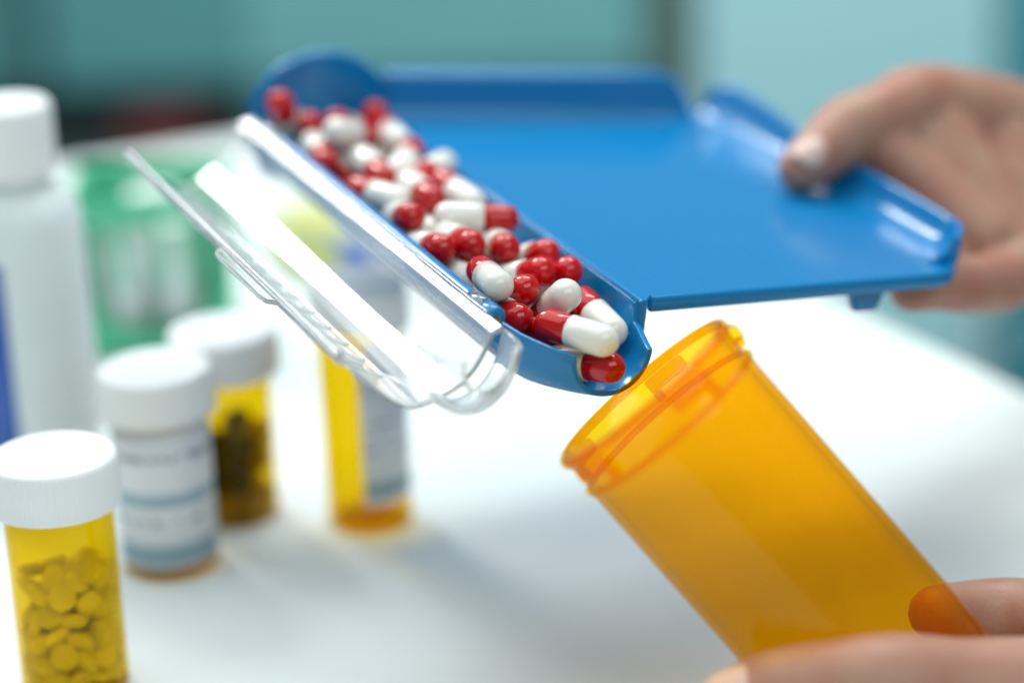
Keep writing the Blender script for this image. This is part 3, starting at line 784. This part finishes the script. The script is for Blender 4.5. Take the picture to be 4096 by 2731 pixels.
for (nm, ca, ax_, ay_, az_, bx_, by_, bz_) in CAPS:
    a = tw(ax_, ay_, az_); b = tw(bx_, by_, bz_)
    w, rd = (a, b) if ca == 'w' else (b, a)      # white end, red end
    d = (w - rd).normalized()
    tipw = w + d * RAD * MM
    joint = tipw - d * JW * MM
    q = d.to_track_quat('Z', 'Y')
    t = empty('capsule', joint); t.rotation_mode = 'QUATERNION'; t.rotation_quaternion = q
    if nm in NAMED: lab = NAMED[nm]
    elif nm[0] == 'F' and len(nm) > 1: lab = 'red and white capsule buried at the bottom of the heap'
    elif ca == 'r': lab = 'red and white capsule in the trough, red end uppermost'
    else: lab = 'red and white capsule in the trough, white end uppermost'
    tag(t, lab, 'capsule', 'red and white capsules heaped in the trough')
    obj('white_half', white_half, None, t)
    o = obj('red_half', red_half, None, t); o.rotation_euler = (math.pi, 0, 0)

# ------------------------------------------------------------------ open amber vial being filled
VM = Vector((0.029920, 0.531297, 0.123157)); VA = Vector((0.628916, -0.182255, -0.755809)).normalized()
VL, VR = 106.0, 24.7
vial = empty('vial', VM + VA * VL * MM)
vial.rotation_mode = 'QUATERNION'; vial.rotation_quaternion = (-VA).to_track_quat('Z', 'X')
tag(vial, 'open empty amber vial tilted under the tray spout', 'vial')
h = VL; r = VR
pr = [(0.0, 0.9), (r - 5, 0.9), (r - 4, 0.0), (r - 1.6, 0.0), (r - 0.5, 0.6), (r - 0.1, 2.0), (r, 20), (r + 0.1, h - 14.5), (r + 0.15, h - 12.2), (r + 0.14, h - 11.9), (r + 0.12, h - 11.5), (r + 0.1, h - 11.2), (r - 0.25, h - 10),
      (r - 0.25, h - 3.0), (r + 0.1, h - 2.4), (r + 0.2, h - 0.7), (r - 0.1, h), (r - 1.1, h + 0.05), (r - 1.5, h - 0.5), (r - 1.6, h - 12), (r - 1.65, h - 16), (r - 1.7, 20), (r - 1.8, 6), (r - 3.2, 3.2), (0.0, 2.8)]
obj('body', two_walls(lathe('body', [(a * MM, b * MM) for a, b in pr], 128, closed=False), M['amber']), None, vial)
obj('collar', lathe('collar', [(a * MM, b * MM) for a, b in [(r + 0.16, h - 11.0), (r + 0.8, h - 10.8), (r + 1.1, h - 10.2), (r + 0.9, h - 9.6), (r + 0.16, h - 9.3)]], 128), M['amber_lug'], vial)
obj('rim', lathe('rim', [(a * MM, b * MM) for a, b in [(r + 0.25, h - 2.3), (r + 0.9, h - 2.1), (r + 1.15, h - 1.3), (r + 1.0, h - 0.3), (r + 0.4, h + 0.25), (r - 0.6, h + 0.35), (r - 1.3, h + 0.1), (r - 0.8, h + 0.08), (r + 0.22, h - 0.3)]], 128), M['amber_lug'], vial)
def lug(a0, a1, z0, z1, r0, r1):
    ins = []; outs = []; n = 10
    for z in (z0, z1):
        ins.append([(r0 * MM * math.cos(math.radians(a0 + (a1 - a0) * i / n)), r0 * MM * math.sin(math.radians(a0 + (a1 - a0) * i / n)), z * MM) for i in range(n + 1)])
        outs.append([(r1 * MM * math.cos(math.radians(a0 + (a1 - a0) * i / n)), r1 * MM * math.sin(math.radians(a0 + (a1 - a0) * i / n)), z * MM) for i in range(n + 1)])
    return shell('lug', ins, outs)
for k in range(5):
    a = 12 + k * 72
    lg = obj('lug', lug(a, a + 26, h - 6.4, h - 2.6, r - 0.15, r + 2.3), M['amber_lug'], vial, bevel=0.0009)
    obj('stop', lug(a + 21, a + 26, h - 9.0, h - 6.5, r - 0.15, r + 2.0), M['amber_lug'], lg, bevel=0.0009)

# ------------------------------------------------------------------ hands
def blob_hand(name, chains, label, voxel=0.0011, smooth=10):
    """one continuous skin: tapered round bars merged by a voxel remesh and relaxed."""
    bm = bmesh.new()
    def ball(c, r):
        bmesh.ops.create_icosphere(bm, subdivisions=3, radius=r, matrix=Matrix.Translation(c))
    def cone(a, b, ra, rb):
        d = b - a
        if d.length < 1e-5: return
        mtx = Matrix.Translation((a + b) / 2) @ d.to_track_quat('Z', 'Y').to_matrix().to_4x4()
        bmesh.ops.create_cone(bm, cap_ends=True, segments=28, radius1=ra, radius2=rb, depth=d.length, matrix=mtx)
    for ch in chains:
        # spline through joints for rounder limbs
        P = [Vector(c[:3]) for c in ch]; R_ = [c[3] for c in ch]; n = len(P)
        pts = []
        for i in range(n - 1):
            p0, p1, p2, p3 = P[max(i - 1, 0)], P[i], P[i + 1], P[min(i + 2, n - 1)]
            for j in range(4):
                t = j / 4
                q = 0.5 * ((2 * p1) + (p2 - p0) * t + (2 * p0 - 5 * p1 + 4 * p2 - p3) * t * t + (3 * p1 - p0 - 3 * p2 + p3) * t ** 3)
                pts.append((q, R_[i] * (1 - t) + R_[i + 1] * t))
        pts.append((P[-1], R_[-1]))
        for i, (q, rr) in enumerate(pts):
            ball(q, rr)
            if i: cone(pts[i - 1][0], q, pts[i - 1][1], rr)
    me = bpy.data.meshes.new(name); bm.to_mesh(me); bm.free()
    o = obj(name, me, M['skin'])
    m = o.modifiers.new('merge', 'REMESH'); m.mode = 'VOXEL'; m.voxel_size = voxel; m.use_smooth_shade = True
    s = o.modifiers.new('relax', 'SMOOTH'); s.factor = 0.5; s.iterations = smooth
    tag(o, label, 'hand')
    return o
def nail(parent, c, along, normal, w, l, th=0.0012):
    bm = bmesh.new(); bmesh.ops.create_uvsphere(bm, u_segments=24, v_segments=16, radius=1.0)
    for v in bm.verts:
        x, y, z = v.co
        k = (abs(x) ** 3 + abs(y) ** 3 + 1e-9) ** (1 / 3) / (math.hypot(x, y) + 1e-9)
        x, y = x / max(k, .8), y / max(k, .8)
        v.co = (x * l, y * w, z * th - (y * y) * w * 0.42 - (x * x) * l * 0.05)
    me = bpy.data.meshes.new('nail'); bm.to_mesh(me); bm.free()
    for p in me.polygons: p.use_smooth = True
    o = obj('nail', me, M['nail'], parent)
    X = Vector(along).normalized(); Z = (Vector(normal) - X * Vector(normal).dot(X)).normalized(); Y = Z.cross(X)
    o.matrix_local = Matrix.Translation(c) @ Matrix((X, Y, Z)).transposed().to_4x4()
    return o
def tl(x, y, z, r): q = tw(x, y, z); return (q.x, q.y, q.z, r * MM)
upper = [
 [tl(95, 73, 6.6, 6.4), tl(100, 74.5, 8.6, 8.2), tl(107, 77, 11.6, 9.4), tl(116, 80, 15.8, 10.6), tl(124, 81, 18, 10.3), tl(131, 82, 19.5, 10.8), tl(147, 87, 20.5, 12.6), tl(172, 88, 13, 16), tl(200, 98, 2, 20)],
 [tl(147, 86, 17, 12.4), tl(152, 70, 5, 11.5), tl(157, 52, -8, 11), tl(159, 42, -15, 10.4)],
 [tl(124, 80, 14, 8.5), tl(137, 64, 1, 9.5), tl(146, 47, -9, 9.5)],
 [tl(140, 82, 13, 11), tl(152, 62, -3, 12)],
 [tl(172, 86, 8, 17), tl(172, 68, -6, 16), tl(172, 52, -16, 13)],
 [tl(162, 42, -15, 10.4), tl(146, 33, -17, 9.2), tl(126, 26, -14.5, 8.4), tl(112, 22, -12, 7.6), tl(101, 19, -11.2, 6.8)],
 [tl(166, 62, -18, 10.4), tl(148, 52, -20, 9.2), tl(126, 46, -15.5, 8.4), tl(112, 43, -12.2, 7.8), tl(98, 41, -11.5, 7.0)],
 [tl(170, 82, -16, 10.4), tl(148, 72, -19, 9.0), tl(126, 66, -15, 8.2), tl(112, 63, -12, 7.6), tl(100, 61, -11.3, 6.8)],
 [tl(172, 98, -12, 10), tl(150, 90, -17, 8.2), tl(130, 84, -14, 7.2), tl(116, 81, -11.6, 6.6), tl(106, 79, -10.8, 6.0)],
 [tl(172, 88, 8, 17), tl(172, 76, -8, 16), tl(176, 92, -8, 15)],
 [tl(198, 97, 2, 20), tl(225, 110, -4, 22), tl(262, 128, -8, 25), tl(310, 150, -14, 29)],
]
hu = blob_hand('hand', upper, 'bare hand gripping the handle side of the blue tray, thumb on top')
nail(hu, tw(98.0, 73.8, 7.6) + (TZ * 0.90 - TY * 0.45 - TX * 0.10).normalized() * 0.0076, tw(94, 73, 6) - tw(107, 77, 11.2), TZ * 0.90 - TX * 0.10 - TY * 0.45, 0.0050, 0.0070)
lower = [
 [(0.0521, 0.4938, 0.0609, 0.0090), (0.0590, 0.4913, 0.0631, 0.0106), (0.0706, 0.4890, 0.0654, 0.0110), (0.0834, 0.4882, 0.0661, 0.0118), (0.0987, 0.4902, 0.0628, 0.0120), (0.1193, 0.4929, 0.0587, 0.0140), (0.1478, 0.5036, 0.0490, 0.0190)],
 [(0.1039, 0.5466, 0.0541, 0.0072), (0.1142, 0.5538, 0.0505, 0.0082), (0.1255, 0.5546, 0.0497, 0.0088), (0.1384, 0.5435, 0.0514, 0.0096), (0.1529, 0.5274, 0.0482, 0.0120)],
 [(0.1017, 0.5437, 0.0365, 0.0074), (0.1146, 0.5527, 0.0345, 0.0080), (0.1289, 0.5514, 0.0345, 0.0086), (0.1436, 0.5389, 0.0380, 0.0096), (0.1567, 0.5230, 0.0420, 0.0120)],
 [(0.1260, 0.5290, 0.0330, 0.0070), (0.1390, 0.5370, 0.0345, 0.0078), (0.1500, 0.5310, 0.0375, 0.0090), (0.1610, 0.5200, 0.0390, 0.0120)],
 [(0.1350, 0.5140, 0.0320, 0.0062), (0.1450, 0.5190, 0.0335, 0.0068), (0.1540, 0.5150, 0.0355, 0.0080), (0.1640, 0.5080, 0.0390, 0.0110)],
 [(0.1528, 0.5260, 0.0462, 0.0130), (0.1587, 0.5200, 0.0430, 0.0150), (0.1640, 0.5120, 0.0420, 0.0150)],
 [(0.1491, 0.5060, 0.0470, 0.0190), (0.1760, 0.5010, 0.0480, 0.0210), (0.2150, 0.4900, 0.0530, 0.0240), (0.2750, 0.4700, 0.0610, 0.0280)],
]
hl = blob_hand('hand', lower, 'bare hand holding the tilted amber vial, thumb across its front')
nail(hl, Vector((0.0478, 0.4868, 0.0662)), Vector((-0.9, -0.10, -0.28)), Vector((-0.30, -0.72, 0.55)), 0.0066, 0.0074)
